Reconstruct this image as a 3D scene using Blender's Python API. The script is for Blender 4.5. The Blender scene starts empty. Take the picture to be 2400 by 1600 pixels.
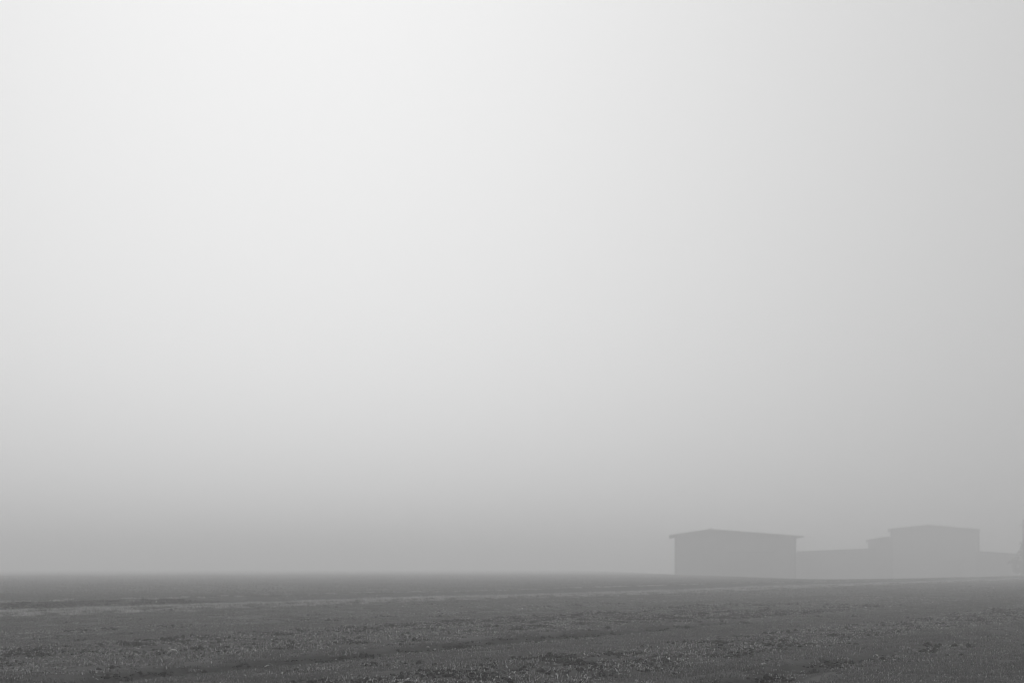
import bpy, math, random
import numpy as np
from mathutils import Vector

S = bpy.context.scene
C = S.collection
rad = math.radians

# ------------------------------------------------------------------ camera
FPX = 2400.0          # focal length in pixels of the 2400 px wide photograph
HOR = 1329.0          # horizon row at the middle of the frame
EYE = 1.62
ROLL = 0.0
cam_d = bpy.data.cameras.new('camera')
cam = bpy.data.objects.new('camera', cam_d)
C.objects.link(cam)
cam_d.sensor_width = 36.0
cam_d.lens = 36.0
cam_d.shift_y = (HOR - 800.0) / 2400.0
cam_d.clip_start = 0.1
cam_d.clip_end = 20000
cam_d.dof.use_dof = True          # focused on the near turf, the far farm a little soft
cam_d.dof.focus_distance = 17.0
cam_d.dof.aperture_fstop = 1.3
cam.location = (0, 0, EYE)
cam.rotation_euler = (rad(90), -ROLL, 0)
S.camera = cam

# ------------------------------------------------------------------ light
SUN_EL, SUN_AZ = 42.0, -13.0      # azimuth from +Y, negative = to the left
w = bpy.data.worlds.new('World')
S.world = w
w.use_nodes = True
nt = w.node_tree
nt.nodes.clear()
N = nt.nodes.new
L = nt.links.new


def mth(op, a, b=None, tree=None, clamp=False):
    t = tree or nt
    n = t.nodes.new('ShaderNodeMath')
    n.operation = op
    n.use_clamp = clamp
    for i, x in enumerate((a, b)):
        if x is None:
            continue
        if isinstance(x, (int, float)):
            n.inputs[i].default_value = x
        else:
            t.links.new(x, n.inputs[i])
    return n.outputs[0]


tc = N('ShaderNodeTexCoord')
nz = N('ShaderNodeVectorMath'); nz.operation = 'NORMALIZE'
L(tc.outputs['Generated'], nz.inputs[0])
sep = N('ShaderNodeSeparateXYZ')
L(nz.outputs[0], sep.inputs[0])
# brightness of the fog layer overhead by elevation (sine)
ramp = N('ShaderNodeValToRGB')
L(mth('MAXIMUM', sep.outputs[2], 0.0), ramp.inputs[0])
cr = ramp.color_ramp
cr.interpolation = 'B_SPLINE'
SKY = [(0.0, .78), (0.06, .82), (0.11, .84), (0.18, .88), (0.28, .90), (0.39, .91), (0.49, .91), (0.7, .93), (1.0, .95)]
cr.elements[0].position, cr.elements[0].color = SKY[0][0], (SKY[0][1],) * 3 + (1,)
cr.elements[1].position, cr.elements[1].color = SKY[-1][0], (SKY[-1][1],) * 3 + (1,)
for p_, v_ in SKY[1:-1]:
    e = cr.elements.new(p_); e.color = (v_, v_, v_, 1)
# broad veiled glow on the side where the sun stands behind the fog
horiz = N('ShaderNodeCombineXYZ')
L(sep.outputs[0], horiz.inputs[0]); L(sep.outputs[1], horiz.inputs[1]); horiz.inputs[2].default_value = 0.25
hn = N('ShaderNodeVectorMath'); hn.operation = 'NORMALIZE'
L(horiz.outputs[0], hn.inputs[0])
dt = N('ShaderNodeVectorMath'); dt.operation = 'DOT_PRODUCT'
L(hn.outputs[0], dt.inputs[0])
ga = rad(SUN_AZ)
g = Vector((math.sin(ga), math.cos(ga), 0.25)).normalized()
dt.inputs[1].default_value = g
spread = mth('ADD', mth('MULTIPLY', mth('MAXIMUM', sep.outputs[2], 0.0), 2.9), -4.5)      # the glow is narrower low in the fog
q = mth('POWER', math.e, mth('MULTIPLY', mth('SUBTRACT', 1.0, dt.outputs['Value']), spread))
gl = mth('ADD', mth('MULTIPLY', q, 0.57), 0.43)
bw1 = N('ShaderNodeRGBToBW'); L(ramp.outputs[0], bw1.inputs[0])
fogv = mth('MULTIPLY', bw1.outputs[0], gl)
cmb = N('ShaderNodeCombineXYZ')
for i in range(3):
    L(fogv, cmb.inputs[i])
bg1 = N('ShaderNodeBackground'); L(cmb.outputs[0], bg1.inputs[0]); bg1.inputs[1].default_value = 1.0
sky = N('ShaderNodeTexSky')
sky.sky_type = 'NISHITA'
sky.sun_disc = False
sky.sun_elevation = rad(SUN_EL)
sky.sun_rotation = rad(SUN_AZ)
sky.dust_density = 6.0
sky.altitude = 100
bw2 = N('ShaderNodeRGBToBW'); L(sky.outputs[0], bw2.inputs[0])
bg2 = N('ShaderNodeBackground'); L(bw2.outputs[0], bg2.inputs[0]); bg2.inputs[1].default_value = 0.002
add = N('ShaderNodeAddShader'); L(bg1.outputs[0], add.inputs[0]); L(bg2.outputs[0], add.inputs[1])
wo = N('ShaderNodeOutputWorld'); L(add.outputs[0], wo.inputs[0])

sun_d = bpy.data.lights.new('sun', 'SUN')
sun_d.energy = 0.8
sun_d.angle = rad(40)
sun_d.color = (1, 1, 1)
sun = bpy.data.objects.new('sun', sun_d)
C.objects.link(sun)
sd = Vector((math.sin(ga) * math.cos(rad(SUN_EL)), math.cos(ga) * math.cos(rad(SUN_EL)), math.sin(rad(SUN_EL))))
sun.rotation_euler = sd.to_track_quat('Z', 'Y').to_euler()
sun.location = sd * 100

vs = S.view_settings
vs.view_transform = 'Standard'
vs.look = 'None'
vs.exposure = 0.0
vs.gamma = 1.0
vs.use_curve_mapping = False
cy = S.cycles
cy.use_denoising = True
cy.filter_width = 1.1
cy.volume_bounces = 3
cy.max_bounces = 8
cy.diffuse_bounces = 3
cy.sample_clamp_indirect = 10

HAZE = 0.0075


# ------------------------------------------------------------------ noise
def _h(ix, iy, seed):
    a = (ix.astype(np.int64) * 374761393 + iy.astype(np.int64) * 668265263 + seed * 974634777) & 0xFFFFFFFF
    a = ((a ^ (a >> 13)) * 1274126177) & 0xFFFFFFFF
    a = a ^ (a >> 16)
    return (a & 0xFFFFFF) / float(0xFFFFFF)


def vnoise(x, y, seed=0):
    ix = np.floor(x); iy = np.floor(y)
    fx = x - ix; fy = y - iy
    fx = fx * fx * (3 - 2 * fx); fy = fy * fy * (3 - 2 * fy)
    a = _h(ix, iy, seed); b = _h(ix + 1, iy, seed); c = _h(ix, iy + 1, seed); d = _h(ix + 1, iy + 1, seed)
    return (a + (b - a) * fx) * (1 - fy) + (c + (d - c) * fx) * fy


def fbm(x, y, seed=0, o=3):
    s = 0; a = 0.5; t = 0
    for k in range(o):
        s = s + a * vnoise(x * 2 ** k, y * 2 ** k, seed + 17 * k)
        t += a; a *= 0.5
    return s / t


# ------------------------------------------------------------------ the field: rows run along v, u is measured across them
NU, NV = (0.773, -0.634), (0.634, 0.773)


def uv_of(x, y):
    return x * NU[0] + y * NU[1], x * NV[0] + y * NV[1]


def xy_of(u, v):
    return u * NU[0] + v * NV[0], u * NU[1] + v * NV[1]


def wob(u, v):
    return u + 0.55 * (fbm(v / 9.0, u / 30.0, 5, 2) - 0.5) + 0.25 * (vnoise(v / 1.7, u / 8.0, 9) - 0.5) + 0.16 * (vnoise(v / .5, u / 2.0, 12) - 0.5)


def bump(x, c, s):
    return np.exp(-((x - c) / s) ** 2)


COV = [(-400, .86), (-60, .86), (-42.6, .85), (-41.2, .8), (-40.7, .05), (-36.6, .05), (-35.8, .9), (-33.0, .95), (-32.0, .84), (-30, .88), (-28, .74), (-26.2, .8), (-25, .62),
       (-24.3, .6), (-24.0, .45), (-23.5, .95), (-21.6, .95), (-21.0, .42), (-18.5, .5), (-16.4, .5), (-15.7, .45), (-15.1, .6), (-14.9, .8), (-14.6, .65), (-14.45, .0), (-13.75, .0),
       (-13.5, .8), (-13.0, 1.0), (-11.4, 1.0), (-11.0, .5), (-8.4, .42), (-8.0, .9), (-7.1, 1.0), (-6.85, .2), (-6.15, .05), (-5.9, .75),
       (-4.4, .9), (-3.4, .9), (-3.0, .45), (-1.6, .4), (-1, .9), (5, .8), (12, .75), (18, .9), (40, .85), (400, .86)]
CX = np.array([c[0] for c in COV]); CV = np.array([c[1] for c in COV])


def cover(x, y):
    """0 bare soil .. 1 closed grass"""
    u, v = uv_of(x, y)
    uw = wob(u, v)
    c = np.interp(uw, CX, CV)
    # the two wheel ruts break up and close along their length
    open_a = np.clip((vnoise(v / 5.0, v * 0 + 3.3, 41) + 0.45) * 2.0, 0, 1) * np.clip((34 - v) / 8.0, 0, 1) * np.clip((v - 6) / 3.0, 0, 1)
    rut_a = ((uw > -14.6) & (uw < -13.4))
    c = np.where(rut_a, c * open_a + 0.85 * (1 - open_a), c)
    open_b = np.clip((vnoise(v / 4.0, v * 0 + 7.3, 43) - 0.0) * 2.5, 0, 1) * np.clip((25 - v) / 7.0, 0, 1)
    rut_b = ((uw > -7.0) & (uw < -5.9))
    c = c + np.where(rut_a, np.clip((fbm(x / .35, y / .35, 52, 2) - .6) * 3, 0, 1), 0)
    c = np.where(rut_b, c * open_b + 0.85 * (1 - open_b), c)
    c = c - .9 * bump(uw, -12.35, .22) * bump(v, 10.6, 1.3)
    far = np.clip((np.abs(uw + 12) - 22) / 20, 0, 1)
    c = c + (fbm(uw / 2.2, v / 14.0, 21, 3) - 0.5) * (0.45 - 0.2 * far)
    c = c + (fbm(x / 0.7, y / 0.7, 23, 2) - 0.5) * 0.5 * np.clip(c * 3, .15, 1)
    return np.clip(c, 0, 1)


def height(x, y):
    u, v = uv_of(x, y)
    uw = wob(u, v)
    d = np.hypot(x, y)
    fade = 1 / (1 + (d / 140.0) ** 2)
    z = (fbm(x / 16.0, y / 16.0, 2, 2) - 0.5) * 0.16 * fade
    z = z + (fbm(uw / 1.6, v / 9.0, 3, 2) - 0.5) * 0.09 * fade
    z = z + (fbm(x / 0.5, y / 0.5, 4, 3) - 0.5) * 0.055 * fade
    open_a = np.clip((34 - v) / 8.0, 0, 1)
    z = z - 0.13 * bump(uw, -13.95, 0.33) * open_a
    z = z + 0.09 * bump(uw, -14.8, 0.28) * open_a
    z = z - 0.08 * bump(uw, -6.5, 0.35) + 0.05 * bump(uw, -7.2, 0.25)
    z = z - 0.06 * bump(uw, -15.6, 0.25)
    z = z - 0.05 * bump(uw, -24.4, 0.3)
    # drainage ditch with its grassy near lip
    uu = u + 1.2 * (fbm(v / 40.0, v * 0 + 1.5, 8, 2) - 0.5)
    z = z + 0.13 * bump(uu, -34.4, 1.0) - 0.28 * bump(uu, -37.1, 1.1) + 0.20 * np.clip((-37.8 - uu) / 3.2, 0, 1)
    # the land beyond the ditch falls away towards the farm
    sx = np.clip((x - 28) / 55.0, 0, 1); sy = np.clip((-41.0 - uu) / 24.0, 0, 1)
    z = z - 2.2 * sx * sx * (3 - 2 * sx) * sy * sy * (3 - 2 * sy)
    return z


def h1(x, y):
    return float(height(np.array([x], float), np.array([y], float))[0])


def at(px, py, lift=0.0):
    """where the line of sight through a spot of the photograph meets the field"""
    dx, dy = px - 1200.0, -(py - HOR)
    c, s = math.cos(ROLL), math.sin(ROLL)
    rx, rz = dx * c - dy * s * -1, dy * c + dx * s
    rx = dx * c - dy * s
    rz = dx * s + dy * c
    x, z = rx / FPX, rz / FPX
    t = EYE / max(-z, 1e-4)
    for _ in range(12):
        hz = h1(x * t, t)
        t = 0.5 * t + 0.5 * (EYE - hz) / max(-z, 1e-4)
    return Vector((x * t, t, h1(x * t, t) + lift)), t


def far_at(px, py, d):
    dx, dy = px - 1200.0, -(py - HOR)
    c, s = math.cos(ROLL), math.sin(ROLL)
    return (dx * c - dy * s) / FPX * d, EYE + (dx * s + dy * c) / FPX * d


# ------------------------------------------------------------------ materials (a black and white photograph: every colour is a grey)
def base_mat(name, col=0.1, rough=0.8, spec=0.3):
    m = bpy.data.materials.new(name)
    m.use_nodes = True
    b = m.node_tree.nodes['Principled BSDF']
    b.inputs['Base Color'].default_value = (col, col, col, 1)
    b.inputs['Roughness'].default_value = rough
    b.inputs['Specular IOR Level'].default_value = spec
    return m, m.node_tree, b


def tree_ramp(t, fac, stops):
    r = t.nodes.new('ShaderNodeValToRGB')
    t.links.new(fac, r.inputs[0])
    c = r.color_ramp
    c.elements[0].position, c.elements[0].color = stops[0][0], (stops[0][1],) * 3 + (1,)
    c.elements[1].position, c.elements[1].color = stops[-1][0], (stops[-1][1],) * 3 + (1,)
    for p_, v_ in stops[1:-1]:
        e_ = c.elements.new(p_); e_.color = (v_, v_, v_, 1)
    return r.outputs[0]


def noise_node(t, scale, detail=4, rough=0.6, vec=None):
    n = t.nodes.new('ShaderNodeTexNoise')
    n.inputs['Scale'].default_value = scale
    n.inputs['Detail'].default_value = detail
    n.inputs['Roughness'].default_value = rough
    if vec is not None:
        t.links.new(vec, n.inputs['Vector'])
    return n


def mixc(t, f, a, b, mode='MIX'):
    n = t.nodes.new('ShaderNodeMix')
    n.data_type = 'RGBA'; n.blend_type = mode
    for i, x in ((0, f), (6, a), (7, b)):
        if isinstance(x, (int, float)):
            n.inputs[i].default_value = x if i == 0 else (x, x, x, 1)
        else:
            t.links.new(x, n.inputs[i])
    return n.outputs[2]


# field
m_field, t, b = base_mat('field_earth_and_turf', .07, .9, .2)
geo = t.nodes.new('ShaderNodeNewGeometry')
pos = geo.outputs['Position']
ac = t.nodes.new('ShaderNodeAttribute'); ac.attribute_name = 'cover'
ap = t.nodes.new('ShaderNodeAttribute'); ap.attribute_name = 'pale'
n1 = noise_node(t, 9.0, 8, .7, pos)
n2 = noise_node(t, 45.0, 6, .7, pos)
n3 = noise_node(t, 0.7, 5, .6, pos)
vo = t.nodes.new('ShaderNodeTexVoronoi'); vo.inputs['Scale'].default_value = 26.0; t.links.new(pos, vo.inputs['Vector'])
soil = mixc(t, 0.5, tree_ramp(t, n1.outputs[0], [(.3, .012), (.55, .024), (.8, .042)]), tree_ramp(t, vo.outputs['Distance'], [(0, .045), (.5, .028), (1, .014)]))
turf = mixc(t, 0.5, tree_ramp(t, n2.outputs[0], [(.3, .038), (.5, .066), (.68, .105)]), tree_ramp(t, n3.outputs[0], [(.3, .058), (.7, .08)]))
f = mth('ADD', ac.outputs['Fac'], mth('MULTIPLY', mth('SUBTRACT', n1.outputs[0], 0.5, t), 0.7, t), t, True)
f = tree_ramp(t, f, [(.36, 0), (.72, 1)])
fs = t.nodes.new('ShaderNodeRGBToBW'); t.links.new(f, fs.inputs[0])
col = mixc(t, fs.outputs[0], soil, turf)
palef = mth('MULTIPLY', ap.outputs['Fac'], mth('ADD', n2.outputs[0], 0.35, t, True), t, True)
col = mixc(t, palef, col, 0.28)
t.links.new(col, b.inputs['Base Color'])
bp = t.nodes.new('ShaderNodeBump'); bp.inputs['Strength'].default_value = .7; bp.inputs['Distance'].default_value = .03
t.links.new(mth('ADD', n1.outputs[0], mth('MULTIPLY', n2.outputs[0], .5, t), t), bp.inputs['Height'])
t.links.new(bp.outputs[0], b.inputs['Normal'])

# blades: their own colour is stored per blade
m_blade, t, b = base_mat('grass_blade', .08, .55, .35)
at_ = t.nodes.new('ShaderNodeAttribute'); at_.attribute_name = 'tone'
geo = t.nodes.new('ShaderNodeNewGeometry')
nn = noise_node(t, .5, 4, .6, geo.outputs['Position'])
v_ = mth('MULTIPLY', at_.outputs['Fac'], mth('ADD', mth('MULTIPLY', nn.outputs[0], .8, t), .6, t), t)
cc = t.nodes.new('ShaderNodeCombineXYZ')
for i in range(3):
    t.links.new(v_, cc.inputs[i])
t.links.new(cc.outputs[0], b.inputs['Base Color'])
tl = t.nodes.new('ShaderNodeBsdfTranslucent'); t.links.new(cc.outputs[0], tl.inputs[0])
ads = t.nodes.new('ShaderNodeMixShader'); ads.inputs[0].default_value = .4
t.links.new(b.outputs[0], ads.inputs[1]); t.links.new(tl.outputs[0], ads.inputs[2])
t.links.new(ads.outputs[0], t.nodes['Material Output'].inputs[0])


def plain(name, lo, hi, scale, rough=.8, spec=.3, bumpd=0.0):
    m, t, b = base_mat(name, .5 * (lo + hi), rough, spec)
    tc_ = t.nodes.new('ShaderNodeTexCoord')
    n = noise_node(t, scale, 6, .65, tc_.outputs['Object'])
    t.links.new(tree_ramp(t, n.outputs[0], [(.3, lo), (.7, hi)]), b.inputs['Base Color'])
    if bumpd:
        bp = t.nodes.new('ShaderNodeBump'); bp.inputs['Distance'].default_value = bumpd
        t.links.new(n.outputs[0], bp.inputs['Height']); t.links.new(bp.outputs[0], b.inputs['Normal'])
    return m


m_clod = plain('damp_earth', .012, .034, 30, .95, .1, .01)
m_stone = plain('pale_stone', .45, .75, 25, .8, .3, .004)
m_grey_stone = plain('grey_stone', .2, .32, 25, .85, .3, .004)
m_leaf = plain('bleached_leaf', .5, .85, 18, .7, .3, .002)
m_weed = plain('pale_weed', .2, .42, 22, .7, .3)
m_wall = plain('rendered_wall', .26, .33, .35, .9, .2)
m_wall2 = plain('metal_cladding', .28, .34, .2, .6, .4)
m_roof = plain('sheet_roofing', .19, .26, .4, .7, .3)
m_door = plain('painted_steel_door', .22, .28, .5, .6, .4)
m_post = plain('galvanised_post', .16, .22, 1.0, .5, .4)
m_wood = plain('weathered_pole_wood', .12, .2, 2.0, .9, .2)
m_bark = plain('bark', .05, .1, 3.0, .95, .1)
m_crown = plain('dark_foliage', .04, .08, 1.2, .8, .2)


# ------------------------------------------------------------------ helpers
def mesh_obj(name, verts, faces, mat, parent=None, attrs=None, smooth=False):
    me = bpy.data.meshes.new(name)
    me.from_pydata([tuple(v) for v in verts], [], faces)
    me.update()
    if attrs:
        for k, a in attrs.items():
            at__ = me.attributes.new(k, 'FLOAT', 'POINT')
            at__.data.foreach_set('value', np.asarray(a, dtype=np.float32))
    if smooth:
        me.polygons.foreach_set('use_smooth', [True] * len(me.polygons))
    me.materials.append(mat)
    o = bpy.data.objects.new(name, me)
    C.objects.link(o)
    if parent:
        o.parent = parent
    return o


def tag(o, label=None, cat=None, group=None, kind=None):
    for k, v in (('label', label), ('category', cat), ('group', group), ('kind', kind)):
        if v:
            o[k] = v
    return o


def empty(name, loc, rz=0, **kw):
    o = bpy.data.objects.new(name, None)
    C.objects.link(o)
    o.location = loc
    o.rotation_euler = (0, 0, rz)
    o.empty_display_size = .2
    return tag(o, **kw)


def prism_y(profile, y0, y1):
    """a closed x/z outline pushed from y0 to y1"""
    n = len(profile)
    vs_ = [(x, y0, z) for x, z in profile] + [(x, y1, z) for x, z in profile]
    fs_ = [tuple(range(n))] + [tuple(range(2 * n - 1, n - 1, -1))]
    for i in range(n):
        j = (i + 1) % n
        fs_.append((j, i, i + n, j + n))
    return vs_, fs_


def join_geo(parts):
    V, F = [], []
    for v, f_ in parts:
        k = len(V)
        V += v
        F += [tuple(i + k for i in q_) for q_ in f_]
    return V, F


def box(x0, x1, y0, y1, z0, z1):
    return prism_y([(x0, z0), (x1, z0), (x1, z1), (x0, z1)], y0, y1)


# ------------------------------------------------------------------ field mesh
def axis(c, s, lim, n):
    a = math.asinh((lim) / s)
    return c + s * np.sinh(np.linspace(-a, a, n))


U = axis(-14.0, 14.0, 4200.0, 1080)
V = axis(24.0, 24.0, 4200.0, 560)
uu, vv = np.meshgrid(U, V, indexing='ij')
X, Y = xy_of(uu.ravel(), vv.ravel())
Z = height(X, Y)
nu, nv = len(U), len(V)
idx = np.arange(nu * nv).reshape(nu, nv)
quads = np.stack([idx[:-1, :-1], idx[1:, :-1], idx[1:, 1:], idx[:-1, 1:]], -1).reshape(-1, 4)
me = bpy.data.meshes.new('field')
me.vertices.add(nu * nv)
me.vertices.foreach_set('co', np.stack([X, Y, Z], 1).astype(np.float32).ravel())
me.loops.add(quads.size)
me.loops.foreach_set('vertex_index', quads.ravel().astype(np.int32))
me.polygons.add(len(quads))
me.polygons.foreach_set('loop_start', (np.arange(len(quads)) * 4).astype(np.int32))
me.polygons.foreach_set('use_smooth', np.ones(len(quads), dtype=bool))
me.update(calc_edges=True)
cov = cover(X, Y)
a_ = me.attributes.new('cover', 'FLOAT', 'POINT'); a_.data.foreach_set('value', cov.astype(np.float32))


def palef_(x, y):
    u, v = uv_of(x, y)
    u = u + 1.2 * (fbm(v / 40.0, v * 0 + 1.5, 8, 2) - 0.5)
    return np.clip((bump(u, -34.4, .8) * .8) * (.35 + .65 * vnoise(v / 6.0, u / 1.5, 71)), 0, 1)


a_ = me.attributes.new('pale', 'FLOAT', 'POINT'); a_.data.foreach_set('value', palef_(X, Y).astype(np.float32))
me.materials.append(m_field)
field = bpy.data.objects.new('field', me)
C.objects.link(field)
tag(field, kind='structure')

# ------------------------------------------------------------------ haze
hv, hf = box(-6000, 6000, -6000, 6000, -5.0, 14.0)
m_haze = bpy.data.materials.new('fog')
m_haze.use_nodes = True
t = m_haze.node_tree
t.nodes.clear()
pv = t.nodes.new('ShaderNodeVolumePrincipled')
pv.inputs['Color'].default_value = (.99, .99, .99, 1)
pv.inputs['Density'].default_value = HAZE
pv.inputs['Density Attribute'].default_value = ''
pv.inputs['Anisotropy'].default_value = 0.28
mo = t.nodes.new('ShaderNodeOutputMaterial')
t.links.new(pv.outputs[0], mo.inputs['Volume'])
haze = mesh_obj('haze', hv, hf, m_haze)
tag(haze, kind='stuff', label='pale even fog lying over the whole field and the barns', cat='fog')

# ------------------------------------------------------------------ far buildings
CW = 215.0


class Front:
    """a house front standing square to the eye: turns photograph columns and rows into its own x and z"""
    def __init__(self, px_left, px_mid, d):
        az = math.atan2(px_left - 1200.0, FPX)
        self.rz = -az
        self.e = (math.cos(az), -math.sin(az))
        r0 = (px_mid - 1200.0) / FPX
        self.p = (r0 * d, d)

    def __call__(self, px, py):
        rr = (px - 1200.0) / FPX
        s_ = (rr * self.p[1] - self.p[0]) / (self.e[0] - rr * self.e[1])
        yy = self.p[1] + s_ * self.e[1]
        return s_, EYE + (HOR - py) / FPX * yy




def shed(name, label, cat, d, eave_l, apex, eave_r, wall_l, wall_r, depth, wmat, rmat, doors=(), posts=True, group=None):
    """a hall whose gable end faces the camera, its roof coming forward over the wall"""
    fr = Front(eave_l[0], .5 * (wall_l + wall_r), d)
    (xl, zl), (xa, za), (xr, zr) = (fr(*p) for p in (eave_l, apex, eave_r))
    wl = fr(wall_l, 1300)[0]; wr = fr(wall_r, 1300)[0]
    gz = h1(*fr.p)
    root = empty(name, (fr.p[0], fr.p[1], gz), fr.rz, label=label, cat=cat, group=group)
    zl -= gz; za -= gz; zr -= gz
    th = .2
    zt = lambda x: (zl + (za - zl) * (x - xl) / (xa - xl)) if x <= xa else (za + (zr - za) * (x - xa) / (xr - xa))
    # walls: gable outline
    prof = [(wl, -2), (wr, -2), (wr, zt(wr) - th), (xa, za - th), (wl, zt(wl) - th)]
    v, f_ = prism_y(prof, 0, depth)
    mesh_obj('wall', v, f_, wmat, root)
    # vertical ribs of the cladding / piers, joined
    # roof: two slabs with sheets' ribs
    for a_, b_ in (((xl, zl), (xa, za)), ((xa, za), (xr, zr))):
        pr = [(a_[0], a_[1] - th + .01), (b_[0], b_[1] - th + .01), (b_[0], b_[1]), (a_[0], a_[1])]
        v, f_ = prism_y(pr, -1.4, depth + .6)
        mesh_obj('roof_slope', v, f_, rmat, root)
    v, f_ = prism_y([(xa - .5, za - .02), (xa + .5, za - .02), (xa + .12, za + .14), (xa - .12, za + .14)], -1.42, depth + .62)
    mesh_obj('ridge_cap', v, f_, rmat, root)
    if posts:
        for x in (wl + .15, wr - .45):
            v, f_ = box(x, x + .3, -.32, -.01, -1.5, zt(x) - th - .02)
            mesh_obj('corner_post', v, f_, m_post, root)
    k = max(2, int((wr - wl) / 5.5))
    for i in range(1, k):
        x = wl + (wr - wl) * i / k
        v, f_ = box(x - .12, x + .12, -.14, -.01, -1.5, zt(x) - th - .02)
        mesh_obj('pilaster', v, f_, wmat, root)
    for x0, x1, z1 in doors:
        v, f_ = box(wl + x0, wl + x1, -.26, -.15, 0, z1)
        dd = mesh_obj('sliding_door', v, f_, m_door, root)
        v, f_ = box(wl + x0 - .3, wl + x1 + .6, -.34, -.27, z1 - .1, z1 + .15)
        mesh_obj('door_track', v, f_, m_post, dd)
    return root


shed('barn', 'large barn with a lopsided low gable and wide eaves, darker of the two in fog', 'barn', CW,
     (1568, 1253.5), (1664, 1239.5), (1883, 1256), 1582, 1866, 20.0, m_wall, m_roof, doors=((11, 15.5, 5.2), (15.6, 20.1, 5.2)))
shed('barn', 'paler second barn with a shallow gable, nearest the leafy tree', 'barn', 262.0,
     (2081, 1239), (2175, 1229.5), (2297, 1240), 2087, 2296, 20.0, m_wall2, m_roof, doors=((12, 17, 5.2),))


def lean(name, label, cat, d, pl, pr, xl, xr, depth, wmat):
    fr = Front(pl[0], .5 * (xl + xr), d)
    (x0, z0), (x1, z1) = fr(*pl), fr(*pr)
    wl = fr(xl, 1300)[0]; wr = fr(xr, 1300)[0]
    gz = h1(*fr.p)
    root = empty(name, (fr.p[0], fr.p[1], gz), fr.rz, label=label, cat=cat)
    z0 -= gz; z1 -= gz
    zt = lambda x: z0 + (z1 - z0) * (x - x0) / (x1 - x0)
    v, f_ = prism_y([(wl, -2), (wr, -2), (wr, zt(wr) - .25), (wl, zt(wl) - .25)], 0, depth)
    mesh_obj('wall', v, f_, wmat, root)
    v, f_ = prism_y([(x0, z0 - .24), (x1, z1 - .24), (x1, z1), (x0, z0)], -.6, depth + .4)
    mesh_obj('roof', v, f_, m_roof, root)
    k = max(2, int((wr - wl) / 5.5))
    for i in range(1, k):
        x = wl + (wr - wl) * i / k
        v, f_ = box(x - .12, x + .12, -.12, -.01, -1.5, zt(x) - .27)
        mesh_obj('pilaster', v, f_, wmat, root)
    return root


lean('shed', 'long low shed joining the two barns in the fog', 'shed', 238.0, (1868, 1291.5), (2052, 1284), 1858, 2052, 12.0, m_wall2)
lean('shed', 'taller lean-to shed stepping up against the paler barn', 'shed', 243.0, (2030, 1265), (2084, 1256), 2035, 2093, 16.0, m_wall2)
lean('shed', 'low flat shed beyond the paler barn, beside the leafy tree', 'shed', 242.0, (2296, 1291), (2384, 1297), 2286, 2382, 12.0, m_wall2)

# pole
px_, _ = far_at(2398, 1300, 221.0)
pt = far_at(2396, 1217, 221.0)[1]
pg = h1(px_, 221.0)
pt -= pg
pole = empty('utility_pole', (px_, 221.0, pg), label='tall thin utility pole rising above the leafy tree', cat='pole')


def tube(pts, radii, n=7):
    V_, F_ = [], []
    for i, (p, r) in enumerate(zip(pts, radii)):
        p = Vector(p)
        a = Vector(pts[min(i + 1, len(pts) - 1)]) - Vector(pts[max(i - 1, 0)])
        q_ = a.normalized().to_track_quat('Z', 'Y')
        for k in range(n):
            an = 2 * math.pi * k / n
            V_.append(tuple(p + q_ @ Vector((math.cos(an) * r, math.sin(an) * r, 0))))
    for i in range(len(pts) - 1):
        for k in range(n):
            F_.append((i * n + k, i * n + (k + 1) % n, (i + 1) * n + (k + 1) % n, (i + 1) * n + k))
    F_.append(tuple(reversed(range(n))))
    F_.append(tuple(range((len(pts) - 1) * n, len(pts) * n)))
    return V_, F_


v, f_ = tube([(0, 0, -.5), (0, 0, pt * .5), (0, 0, pt)], [.2, .17, .13], 10)
mesh_obj('shaft', v, f_, m_wood, pole)
v, f_ = box(-.9, .9, -.30, -.2, pt - 1.3, pt - 1.12)
ca = mesh_obj('cross_arm', v, f_, m_wood, pole)
iv = []
for x in (-.75, 0, .75):
    v, f_ = tube([(x, -.25, pt - 1.12), (x, -.25, pt - .98), (x, -.25, pt - .9)], [.05, .08, .03], 8)
    mesh_obj('insulator', v, f_, m_stone, ca)

# tree beside the pole
rng = random.Random(5)


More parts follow.
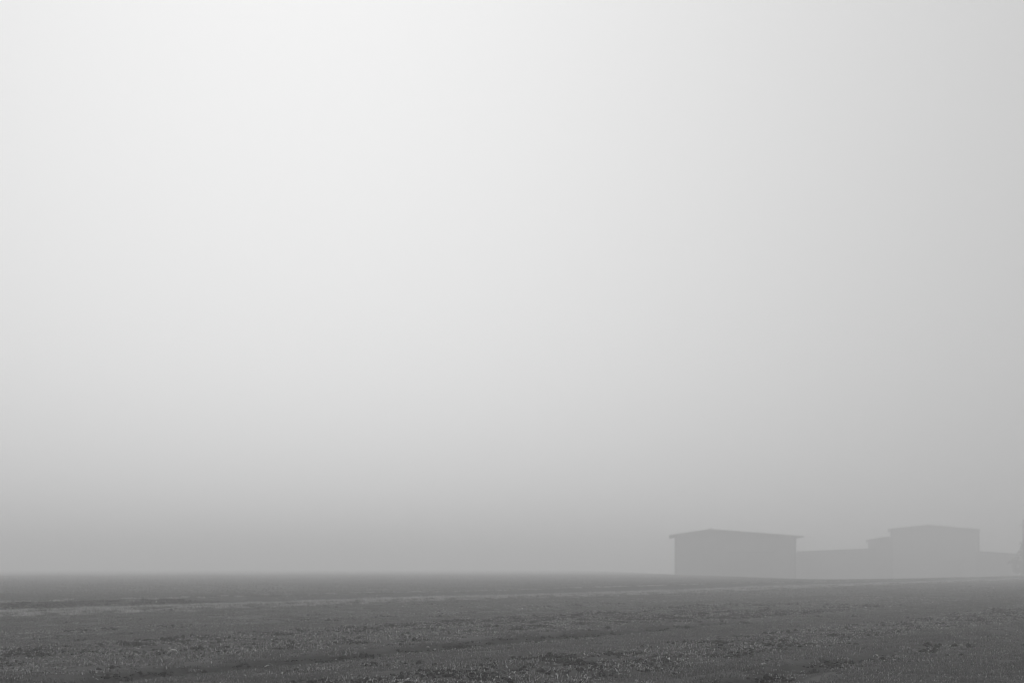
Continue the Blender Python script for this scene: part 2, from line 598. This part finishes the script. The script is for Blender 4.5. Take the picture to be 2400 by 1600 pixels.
def make_tree(px, py_top, d, rx, label, seed):
    r_ = random.Random(seed)
    x, zt = far_at(px, py_top, d)
    zg = h1(x, d); zt -= zg
    root = empty('broadleaf_tree', (x, d, zg), label=label, cat='tree')
    parts = [tube([(0, 0, -.4), (.1, 0, zt * .3), (.25, .1, zt * .6), (.2, .1, zt * .88)], [.28, .22, .13, .04], 9)]
    limbs = []
    for i in range(16):
        a = r_.uniform(0, 6.28); z0 = zt * r_.uniform(.15, .7)
        ln = rx * r_.uniform(.55, .95) * (1.15 - z0 / zt)
        p0 = Vector((.1, 0, z0)); p2 = p0 + Vector((math.cos(a) * ln, math.sin(a) * ln, ln * r_.uniform(.4, .9)))
        p1 = p0.lerp(p2, .5) + Vector((0, 0, -.15))
        parts.append(tube([p0, p1, p2], [.1, .06, .02], 6))
        limbs.append((p0, p2))
    v, f_ = join_geo(parts)
    mesh_obj('trunk', v, f_, m_bark, root)
    V_, F_ = [], []
    cl = []
    for _ in range(150):
        a = r_.uniform(0, 6.28); hh = r_.uniform(.0, 1.0)
        wd = rx * (math.sin(math.pi * (0.12 + .85 * hh) ** .8) ** .8) * r_.uniform(.25, 1.0)
        cl.append((Vector((math.cos(a) * wd, math.sin(a) * wd, zt * hh * .97)), r_.uniform(.45, 1.0)))
    for c_, rr in cl:
        for _ in range(60):
            dv = Vector((r_.gauss(0, 1), r_.gauss(0, 1), r_.gauss(0, .8))).normalized() * rr * r_.random() ** .45
            p = c_ + dv
            s_ = r_.uniform(.1, .2)
            n_ = Vector((r_.gauss(0, 1), r_.gauss(0, 1), r_.gauss(0, 1))).normalized()
            t1 = n_.orthogonal().normalized() * s_; t2 = n_.cross(t1).normalized() * s_ * .6
            k = len(V_)
            V_ += [tuple(p - t1), tuple(p + t2), tuple(p + t1), tuple(p - t2)]
            F_.append((k, k + 1, k + 2, k + 3))
    mesh_obj('crown', V_, F_, m_crown, root)
    return root


make_tree(2416, 1258, 216.0, 4.2, 'dark leafy tree at the foot of the tall pole', 3)

# ------------------------------------------------------------------ blade patches for the ground cover
src = bpy.data.collections.new('grass_patches')       # sources, not linked to the scene


def blade_patch(seed, n, R, hmin, hmax, wid, lean_, tones, lying=0.0):
    r_ = np.random.default_rng(seed)
    V_, F_, T_ = [], [], []
    # blades stand in small tufts
    nt_ = max(1, n // 6)
    tc_ = r_.uniform(-R, R, (nt_, 2))
    for i in range(n):
        c_ = tc_[r_.integers(nt_)] + r_.normal(0, .022, 2)
        hgt = r_.uniform(hmin, hmax) * r_.choice([.6, .85, 1.0, 1.0, 1.25])
        az = r_.uniform(0, 2 * math.pi)
        ln = abs(r_.normal(0, lean_)) + .1
        dr = np.array([math.cos(az), math.sin(az)])
        sd_ = np.array([-dr[1], dr[0]])
        ww = wid * r_.uniform(.6, 1.3)
        z0 = -.012
        fl = r_.random() < lying
        if fl:
            L_ = hgt * 1.3
            p0 = np.array([*c_, .006]); p1 = np.array([*(c_ + dr * L_ * .5), .012 + .25 * L_ * r_.random()]); p2 = np.array([*(c_ + dr * L_), .004])
        else:
            p0 = np.array([*c_, z0]); p1 = np.array([*(c_ + dr * hgt * ln * .35), hgt * .6]); p2 = np.array([*(c_ + dr * hgt * ln), hgt * (1 - .25 * ln)])
        s3 = np.array([*sd_, 0.0])
        k = len(V_)
        V_ += [p0 - s3 * ww * .5, p0 + s3 * ww * .5, p1 + s3 * ww * .45, p1 - s3 * ww * .45, p2]
        F_ += [(k, k + 1, k + 2, k + 3), (k + 3, k + 2, k + 4)]
        tn = tones(r_)
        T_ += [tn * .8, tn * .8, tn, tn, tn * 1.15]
    return V_, F_, T_


def t_green(r_):
    x = r_.random()
    return r_.uniform(.11, .17) if x < .9 else (r_.uniform(.25, .36) if x < .985 else r_.uniform(.45, .7))


def t_rough(r_):
    x = r_.random()
    return r_.uniform(.03, .10) if x < .7 else (r_.uniform(.25, .48) if x < .9 else r_.uniform(.55, .9))


def t_pale(r_):
    return r_.uniform(.3, .5) if r_.random() < .85 else r_.uniform(.5, .8)


def t_straw(r_):
    return r_.uniform(.3, .5) if r_.random() < .7 else r_.uniform(.55, .85)


kinds = []
k_ = 0
for sd_ in range(4):
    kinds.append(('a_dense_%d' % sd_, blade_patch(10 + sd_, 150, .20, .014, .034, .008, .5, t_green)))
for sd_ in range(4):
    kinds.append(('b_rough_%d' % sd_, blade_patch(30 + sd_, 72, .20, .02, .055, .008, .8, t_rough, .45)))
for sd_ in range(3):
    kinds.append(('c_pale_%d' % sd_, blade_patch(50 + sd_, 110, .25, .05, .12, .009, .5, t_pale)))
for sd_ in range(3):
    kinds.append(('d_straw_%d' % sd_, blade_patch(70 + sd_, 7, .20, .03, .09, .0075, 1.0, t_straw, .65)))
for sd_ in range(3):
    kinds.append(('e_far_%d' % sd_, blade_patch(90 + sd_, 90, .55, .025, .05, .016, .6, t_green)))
def clod_patch(seed):
    r_ = np.random.default_rng(seed)
    V_, F_ = [], []
    base = [(1, 0, 0), (0, 1, 0), (-1, 0, 0), (0, -1, 0), (.6, .6, .7), (-.6, .6, .7), (-.6, -.6, .7), (.6, -.6, .7), (0, 0, 1.05)]
    fc = [(0, 1, 4), (1, 2, 5), (2, 3, 6), (3, 0, 7), (0, 4, 7), (1, 5, 4), (2, 6, 5), (3, 7, 6), (4, 5, 8), (5, 6, 8), (6, 7, 8), (7, 4, 8)]
    for i in range(14):
        c_ = r_.normal(0, .14, 2); sz = r_.uniform(.012, .034) * (1.5 if r_.random() < .15 else 1)
        a = r_.uniform(0, 6.28); k = len(V_)
        for p in base:
            q_ = np.array(p) * sz * r_.uniform(.7, 1.3, 3)
            V_.append((c_[0] + q_[0] * math.cos(a) - q_[1] * math.sin(a), c_[1] + q_[0] * math.sin(a) + q_[1] * math.cos(a), q_[2] - .004))
        F_ += [tuple(j + k for j in f_) for f_ in fc]
    return V_, F_, [.035] * len(V_)


for sd_ in range(3):
    kinds.append(('f_clod_%d' % sd_, clod_patch(200 + sd_)))
for nm, (v, f_, tn) in kinds:
    me = bpy.data.meshes.new(nm)
    me.from_pydata([tuple(p) for p in v], [], f_)
    a_ = me.attributes.new('tone', 'FLOAT', 'POINT'); a_.data.foreach_set('value', np.asarray(tn, np.float32))
    me.materials.append(m_clod if nm[0] == 'f' else m_blade)
    o = bpy.data.objects.new(nm, me)
    src.objects.link(o)
# collection order in geometry nodes is alphabetical: dense 0-3, rough 4-7, pale 8-10, straw 11-13, far 14-16


def scatter(name, label, cat, P, R, Sc, I):
    me = bpy.data.meshes.new(name)
    me.vertices.add(len(P))
    me.vertices.foreach_set('co', P.astype(np.float32).ravel())
    a = me.attributes.new('sc', 'FLOAT', 'POINT'); a.data.foreach_set('value', Sc.astype(np.float32))
    a = me.attributes.new('rz', 'FLOAT', 'POINT'); a.data.foreach_set('value', R.astype(np.float32))
    a = me.attributes.new('ix', 'INT', 'POINT'); a.data.foreach_set('value', I.astype(np.int32))
    me.update()
    o = bpy.data.objects.new(name, me)
    C.objects.link(o)
    tag(o, label=label, cat=cat, kind='stuff')
    ng = bpy.data.node_groups.new(name + '_scatter', 'GeometryNodeTree')
    ng.interface.new_socket('Geometry', in_out='INPUT', socket_type='NodeSocketGeometry')
    ng.interface.new_socket('Geometry', in_out='OUTPUT', socket_type='NodeSocketGeometry')
    gi = ng.nodes.new('NodeGroupInput'); go = ng.nodes.new('NodeGroupOutput')
    ip = ng.nodes.new('GeometryNodeInstanceOnPoints')
    ci = ng.nodes.new('GeometryNodeCollectionInfo')
    ci.inputs['Collection'].default_value = src
    ci.inputs['Separate Children'].default_value = True
    ci.inputs['Reset Children'].default_value = True

    def attr(nm_, ty):
        n = ng.nodes.new('GeometryNodeInputNamedAttribute'); n.data_type = ty
        n.inputs['Name'].default_value = nm_
        return n.outputs['Attribute']
    cx = ng.nodes.new('ShaderNodeCombineXYZ')
    ng.links.new(attr('rz', 'FLOAT'), cx.inputs[2])
    ng.links.new(gi.outputs[0], ip.inputs['Points'])
    ng.links.new(ci.outputs[0], ip.inputs['Instance'])
    ip.inputs['Pick Instance'].default_value = True
    ng.links.new(attr('ix', 'INT'), ip.inputs['Instance Index'])
    ng.links.new(cx.outputs[0], ip.inputs['Rotation'])
    ng.links.new(attr('sc', 'FLOAT'), ip.inputs['Scale'])
    ng.links.new(ip.outputs[0], go.inputs[0])
    md = o.modifiers.new('scatter', 'NODES')
    md.node_group = ng
    return o


R_ = np.random.default_rng(77)


def sector(d0, d1, dens, half=38):
    ha = rad(half)
    area = ha * (d1 * d1 - d0 * d0)
    n = int(area * dens)
    d = np.sqrt(R_.uniform(d0 * d0, d1 * d1, n)); a = R_.uniform(-ha, ha, n)
    return d * np.sin(a), d * np.cos(a)


def finish(x, y, ix, sc):
    z = height(x, y)
    return np.stack([x, y, z], 1), R_.uniform(0, 6.283, len(x)), sc, ix


def cat_(*sets):
    return [np.concatenate(q_) for q_ in zip(*sets)]


# near and middle turf
sets = []
for d0, d1, dens in ((7, 30, 17), (30, 60, 10)):
    x, y = sector(d0, d1, dens)
    c_ = cover(x, y)
    dense = R_.random(len(x)) < np.clip((c_ - .45) * 2.4, 0, 1)
    roughp = (~dense) & (R_.random(len(x)) < np.clip(c_ * 1.9 - .12, 0.03, .95))
    keep = dense | roughp
    ix = np.where(dense, R_.integers(0, 4, len(x)), R_.integers(4, 8, len(x)))
    sc = R_.uniform(.75, 1.2, len(x)) * np.where(dense, .7 + .5 * c_, 1.0)
    u_, v_ = uv_of(x, y)
    uw_ = wob(u_, v_)
    keep &= ~((uw_ > -14.45) & (uw_ < -13.55) & (v_ < 23) & (v_ > 8) & (R_.random(len(x)) < .85))
    lp = at(404, 1533)[0]
    keep &= ~((np.abs(x - lp.x) < .2) & (y < lp.y + .1) & (y > lp.y - .5))
    sets.append(finish(x[keep], y[keep], ix[keep], sc[keep]))
x, y = sector(60, 200, 1.5)
c_ = cover(x, y)
keep = R_.random(len(x)) < c_ ** 1.5
x, y = x[keep], y[keep]
sets.append(finish(x, y, R_.integers(14, 17, len(x)), R_.uniform(.8, 1.2, len(x)) * (1 + .004 * np.hypot(x, y))))
scatter('grass', 'short grey turf with bare patches covering the field', 'grass', *cat_(*sets))

# pale long grass along the ditch lip
vv_ = R_.uniform(10, 300, 6500) ** 1.0
ub = R_.normal(-34.4, .7, len(vv_)) - 1.2 * (fbm(vv_ / 40.0, vv_ * 0 + 1.5, 8, 2) - 0.5)
u2 = R_.normal(-41.5, .35, 300); v2 = R_.uniform(10, 200, 300)
u2 = u2 - 1.2 * (fbm(v2 / 40.0, v2 * 0 + 1.5, 8, 2) - 0.5)
ua = np.concatenate([ub, u2]); va = np.concatenate([vv_, v2])
x, y = xy_of(ua, va)
P, R, Sc, I = finish(x, y, R_.integers(8, 11, len(x)), R_.uniform(.6, 1.1, len(x)))
scatter('long_grass', 'longer paler grass along the lip of the ditch crossing the field', 'grass', P, R, Sc, I)

# straw and stubble bits
x, y = sector(8, 60, 6.5)
u, v = uv_of(x, y)
c_ = cover(x, y)
clump = fbm(x / 1.5, y / 1.5, 61, 2)
keep = R_.random(len(x)) < np.clip((.95 - c_) * 1.2, .12, 1) * np.clip((clump - .3) * 2.5, .05, 1) * np.clip(c_ * 4, .12, 1)
x, y = x[keep], y[keep]
P, R, Sc, I = finish(x, y, R_.integers(11, 14, len(x)), R_.uniform(.6, 1.15, len(x)))
scatter('straw_litter', 'scattered bleached straw and stubble lying between the turf', 'straw', P, R, Sc, I)


# crumbs of earth in the ruts and between the rough tufts
x, y = sector(8, 48, 14)
c_ = cover(x, y)
keep = R_.random(len(x)) < np.clip((.62 - c_) * 1.4, .02, 1)
x, y = x[keep], y[keep]
P, R, Sc, I = finish(x, y, R_.integers(17, 20, len(x)), R_.uniform(.6, 1.3, len(x)))
scatter('earth_crumbs', 'small dark crumbs of earth in the ruts and rough bands', 'soil', P, R, Sc, I)


# ------------------------------------------------------------------ single things lying in the field
def lump(seed, sx, sy, sz, rough=.25, sub=2):
    import bmesh
    bm = bmesh.new()
    bmesh.ops.create_icosphere(bm, subdivisions=sub, radius=1)
    r_ = np.random.default_rng(seed)
    A = r_.normal(0, 1, (7, 3)); A /= np.linalg.norm(A, axis=1)[:, None]
    for vtx in bm.verts:
        c_ = np.array(vtx.co)
        k = 1.0
        for j, a in enumerate(A):
            dd = float(c_ @ a)
            if dd > .62:                      # broken facets
                k = min(k, .62 / dd + .1)
        k += rough * .35 * (r_.random() - .5)
        vtx.co = Vector((c_[0] * k * sx, c_[1] * k * sy, max(c_[2] * k, -.45) * sz))
    V_ = [tuple(v.co) for v in bm.verts]; F_ = [tuple(v.index for v in f.verts) for f in bm.faces]
    bm.free()
    return V_, F_


def put_lump(name, px, py, wpx, hpx, mat, label, cat, group, seed, rough=.25):
    p, d = at(px, py)
    wd = wpx / FPX * d * .5; hh = hpx / FPX * d * .6
    v, f_ = lump(seed, wd, wd * .8, hh, rough, 3 if wpx > 9 else 2)
    o = mesh_obj(name, v, f_, mat)
    o.location = (p.x, p.y, p.z + hh * .3 + (.012 if name == 'stone' else 0))
    o.rotation_euler = (0, 0, seed * 1.3)
    tag(o, label=label, cat=cat, group=group)
    return o


GS = 'pale stones lying in the turf'
put_lump('stone', 956, 1598, 15, 12, m_stone, 'rounded pale stone half hidden by the spiky weed, biggest of the stones', 'stone', GS, 1)
put_lump('stone', 648, 1514, 8, 6, m_grey_stone, 'dull grey rounded stone set in short turf', 'stone', GS, 2)
put_lump('stone', 642, 1492, 4.5, 3.2, m_stone, 'bright white pebble just above a flat white chip', 'stone', GS, 3)
put_lump('stone', 637, 1499, 7, 2.4, m_stone, 'flat white chip just below the bright white pebble', 'stone', GS, 4)
put_lump('stone', 740, 1486, 3.6, 3, m_stone, 'lone tiny white pebble in plain turf, upper of the central left ones', 'stone', GS, 5)
put_lump('stone', 1708, 1542, 5, 3, m_stone, 'small white pebble in the rough straw strewn band', 'stone', GS, 6)
put_lump('stone', 1656, 1553, 4.5, 3, m_stone, 'small pale pebble at the lower edge of the rough straw band', 'stone', GS, 7)
put_lump('stone', 2118, 1565, 5, 3.5, m_stone, 'white pebble in smooth turf beyond the second rut', 'stone', GS, 8)
put_lump('stone', 944, 1422, 6, 3.5, m_stone, 'faint white pebble beside a dark tuft not far before the ditch', 'stone', GS, 9)
put_lump('stone', 1224, 1427, 4.5, 3.5, m_stone, 'faint pale pebble in misty turf, middle of the field', 'stone', GS, 10)
put_lump('stone', 2029, 1424, 4.5, 3, m_stone, 'faint white pebble in the hazy turf before the second barn', 'stone', GS, 11)
put_lump('stone', 366, 1411, 4, 4, m_stone, 'white dot of a stone on the dark ditch bank', 'stone', GS, 12)
put_lump('stone', 788, 1547, 5, 4, m_stone, 'white pebble in the dark rut beside the earth clod', 'stone', GS, 14)

GC = 'dark clods of earth'
put_lump('earth_clod', 848, 1534, 21, 13, m_clod, 'pointed dark clod of earth standing on the edge of the long rut', 'clod', GC, 21, .5)
put_lump('earth_clod', 803, 1540, 22, 7, m_clod, 'broad flat dark clod in the long rut, next to the pointed one', 'clod', GC, 22, .5)
put_lump('earth_clod', 868, 1536, 14, 7, m_clod, 'small dark clod on the far side of the pointed one', 'clod', GC, 23, .5)
put_lump('earth_clod', 1424, 1477, 14, 7, m_clod, 'lone dark clod in turf beyond the end of the rut', 'clod', GC, 24, .5)
put_lump('earth_clod', 1648, 1438, 34, 7, m_clod, 'long low dark mound of earth in the hazy turf', 'clod', GC, 25, .5)
put_lump('earth_clod', 1635, 1446, 9, 4.5, m_clod, 'little dark clod just below the long low mound', 'clod', GC, 26, .5)
put_lump('earth_clod', 1692, 1456, 9, 4.5, m_clod, 'small dark clod below and past the long low mound', 'clod', GC, 27, .5)
put_lump('earth_clod', 1722, 1449, 9, 4, m_clod, 'flat dark clod standing alone, second past the long low mound', 'clod', GC, 28, .5)
put_lump('earth_clod', 1887, 1437, 11, 7, m_clod, 'upright dark clod on the faint line through misty turf', 'clod', GC, 29, .5)
put_lump('earth_clod', 1660, 1387, 8, 3.6, m_clod, 'faint dark clod near the ditch lip below the darker barn', 'clod', GC, 30, .5)
put_lump('earth_clod', 2273, 1374, 9, 3.6, m_clod, 'faint dark clod in dense fog below the paler barn', 'clod', GC, 31, .5)
put_lump('earth_clod', 2145, 1382, 7, 3.2, m_clod, 'barely visible dark clod in dense fog, smaller of the far pair', 'clod', GC, 32, .5)
put_lump('earth_clod', 1018, 1574, 10, 6, m_clod, 'small dark clod in turf above the spiky weed', 'clod', GC, 33, .5)


# the curled leaf
def curled_leaf():
    p, d = at(404, 1533, .02)
    k = 1.2 * d / FPX
    V_, F_ = [], []
    nu_, nv_ = 13, 7
    for j in range(nv_):
        for i in range(nu_):
            s_ = i / (nu_ - 1); t_ = j / (nv_ - 1)
            a = math.pi * (.08 + .84 * s_)
            wdt = math.sin(math.pi * min(1, max(0, s_ * .92 + .04))) ** .6
            x = -math.cos(a) * 10.5 * (1 - .12 * t_)
            z = math.sin(a) * 9.0 * (1 - .35 * t_) * (1 - .25 * (s_ < .35)) - 1.0
            y = (t_ - .5) * 13 * wdt + 2.0 * math.sin(s_ * 5)
            z += .7 * math.sin(9 * s_ + 5 * t_)
            V_.append((x * k, y * k, z * k))
    for j in range(nv_ - 1):
        for i in range(nu_ - 1):
            a = j * nu_ + i
            F_.append((a, a + 1, a + 1 + nu_, a + nu_))
    root = empty('dry_leaf', p, .35, label='large curled bleached leaf arching out of the turf', cat='leaf')
    o = mesh_obj('blade', V_, F_, m_leaf, root, smooth=True)
    md = o.modifiers.new('thick', 'SOLIDIFY'); md.thickness = .004
    v, f_ = tube([(-11 * k, .0, .4 * k), (-4 * k, -1 * k, 6.4 * k), (2 * k, -1 * k, 8.6 * k), (8 * k, 0, 6 * k), (10.5 * k, 1 * k, .5 * k)], [.7 * k, .9 * k, 1.1 * k, .9 * k, .4 * k], 6)
    mesh_obj('midrib', v, f_, m_stone, root, smooth=True)


curled_leaf()


def stick(px, py, lpx, rot, label):
    p, d = at(px, py)
    k = d / FPX
    l_ = lpx * k * .5
    v, f_ = tube([(-l_, 0, .004), (-l_ * .2, .1 * l_, .012), (l_ * .5, -.05 * l_, .016), (l_, .1 * l_, .006)], [1.0 * k, 1.3 * k, 1.1 * k, .6 * k], 6)
    o = mesh_obj('straw_stalk', v, f_, m_stone)
    o.location = p + Vector((0, 0, .02))
    o.rotation_euler = (0, rad(-rot) * .6, rad(rot))
    tag(o, label=label, cat='straw', group='thick pale stalks on the turf')


stick(626, 1563, 11, 28, 'thick bent white stalk lying below the long rut')
stick(1003, 1518, 7, -20, 'short white splinter on the rut edge, upper of two')
stick(1019, 1524, 7, -8, 'short white splinter on the rut edge, lower of two')
stick(1789, 1558, 12, 6, 'straight pale stalk lying level on smooth turf')
stick(109, 1558, 9, 0, 'pale level stalk among the stubble in the lower left')
stick(574, 1586, 9, -35, 'pale slanted stalk in turf close to the bottom edge')


def weed(px, py, hpx, n, seed, label, tall=1.0):
    p, d = at(px, py)
    k = d / FPX
    r_ = random.Random(seed)
    root = empty('weed_plant', p, 0, label=label, cat='weed', group='pale spiky weeds')
    for i in range(n):
        a = i * 2.4 + r_.uniform(-.4, .4)
        ln = hpx * k * r_.uniform(.7, 1.15); up = r_.uniform(.35, 1.0) * tall
        dr = Vector((math.cos(a), math.sin(a), 0)); sd__ = Vector((-dr.y, dr.x, 0))
        V_, F_ = [], []
        for j in range(6):
            s_ = j / 5
            c_ = dr * ln * s_ * (1.1 - .35 * up) + Vector((0, 0, ln * (s_ * up * 1.1 - s_ * s_ * .45 * (1.2 - up))))
            wv = .95 * k * (1 - s_) ** .6 + .0006
            V_ += [tuple(c_ - sd__ * wv + Vector((0, 0, .2 * wv))), tuple(c_ - Vector((0, 0, .3 * wv))), tuple(c_ + sd__ * wv + Vector((0, 0, .2 * wv)))]
        for j in range(5):
            for q_ in range(2):
                a0 = j * 3 + q_
                F_.append((a0, a0 + 1, a0 + 4, a0 + 3))
        mesh_obj('leaf', V_, F_, m_weed, root)


weed(984, 1600, 17, 9, 1, 'spiky pale weed beside the largest pale stone at the bottom edge')
weed(584, 1590, 9, 7, 2, 'low pale weed around the slanted stalk')
weed(1004, 1512, 9, 8, 3, 'pale upright tuft just behind the two splinters', 1.4)
weed(1096, 1485, 7, 7, 4, 'small pale tuft of weed, alone in mid field turf', 1.3)
weed(1936, 1573, 10, 9, 5, 'pale curled weed on the edge of the second rut')
weed(1240, 1556, 12, 5, 6, 'slender pale weed standing in smooth turf', 1.5)
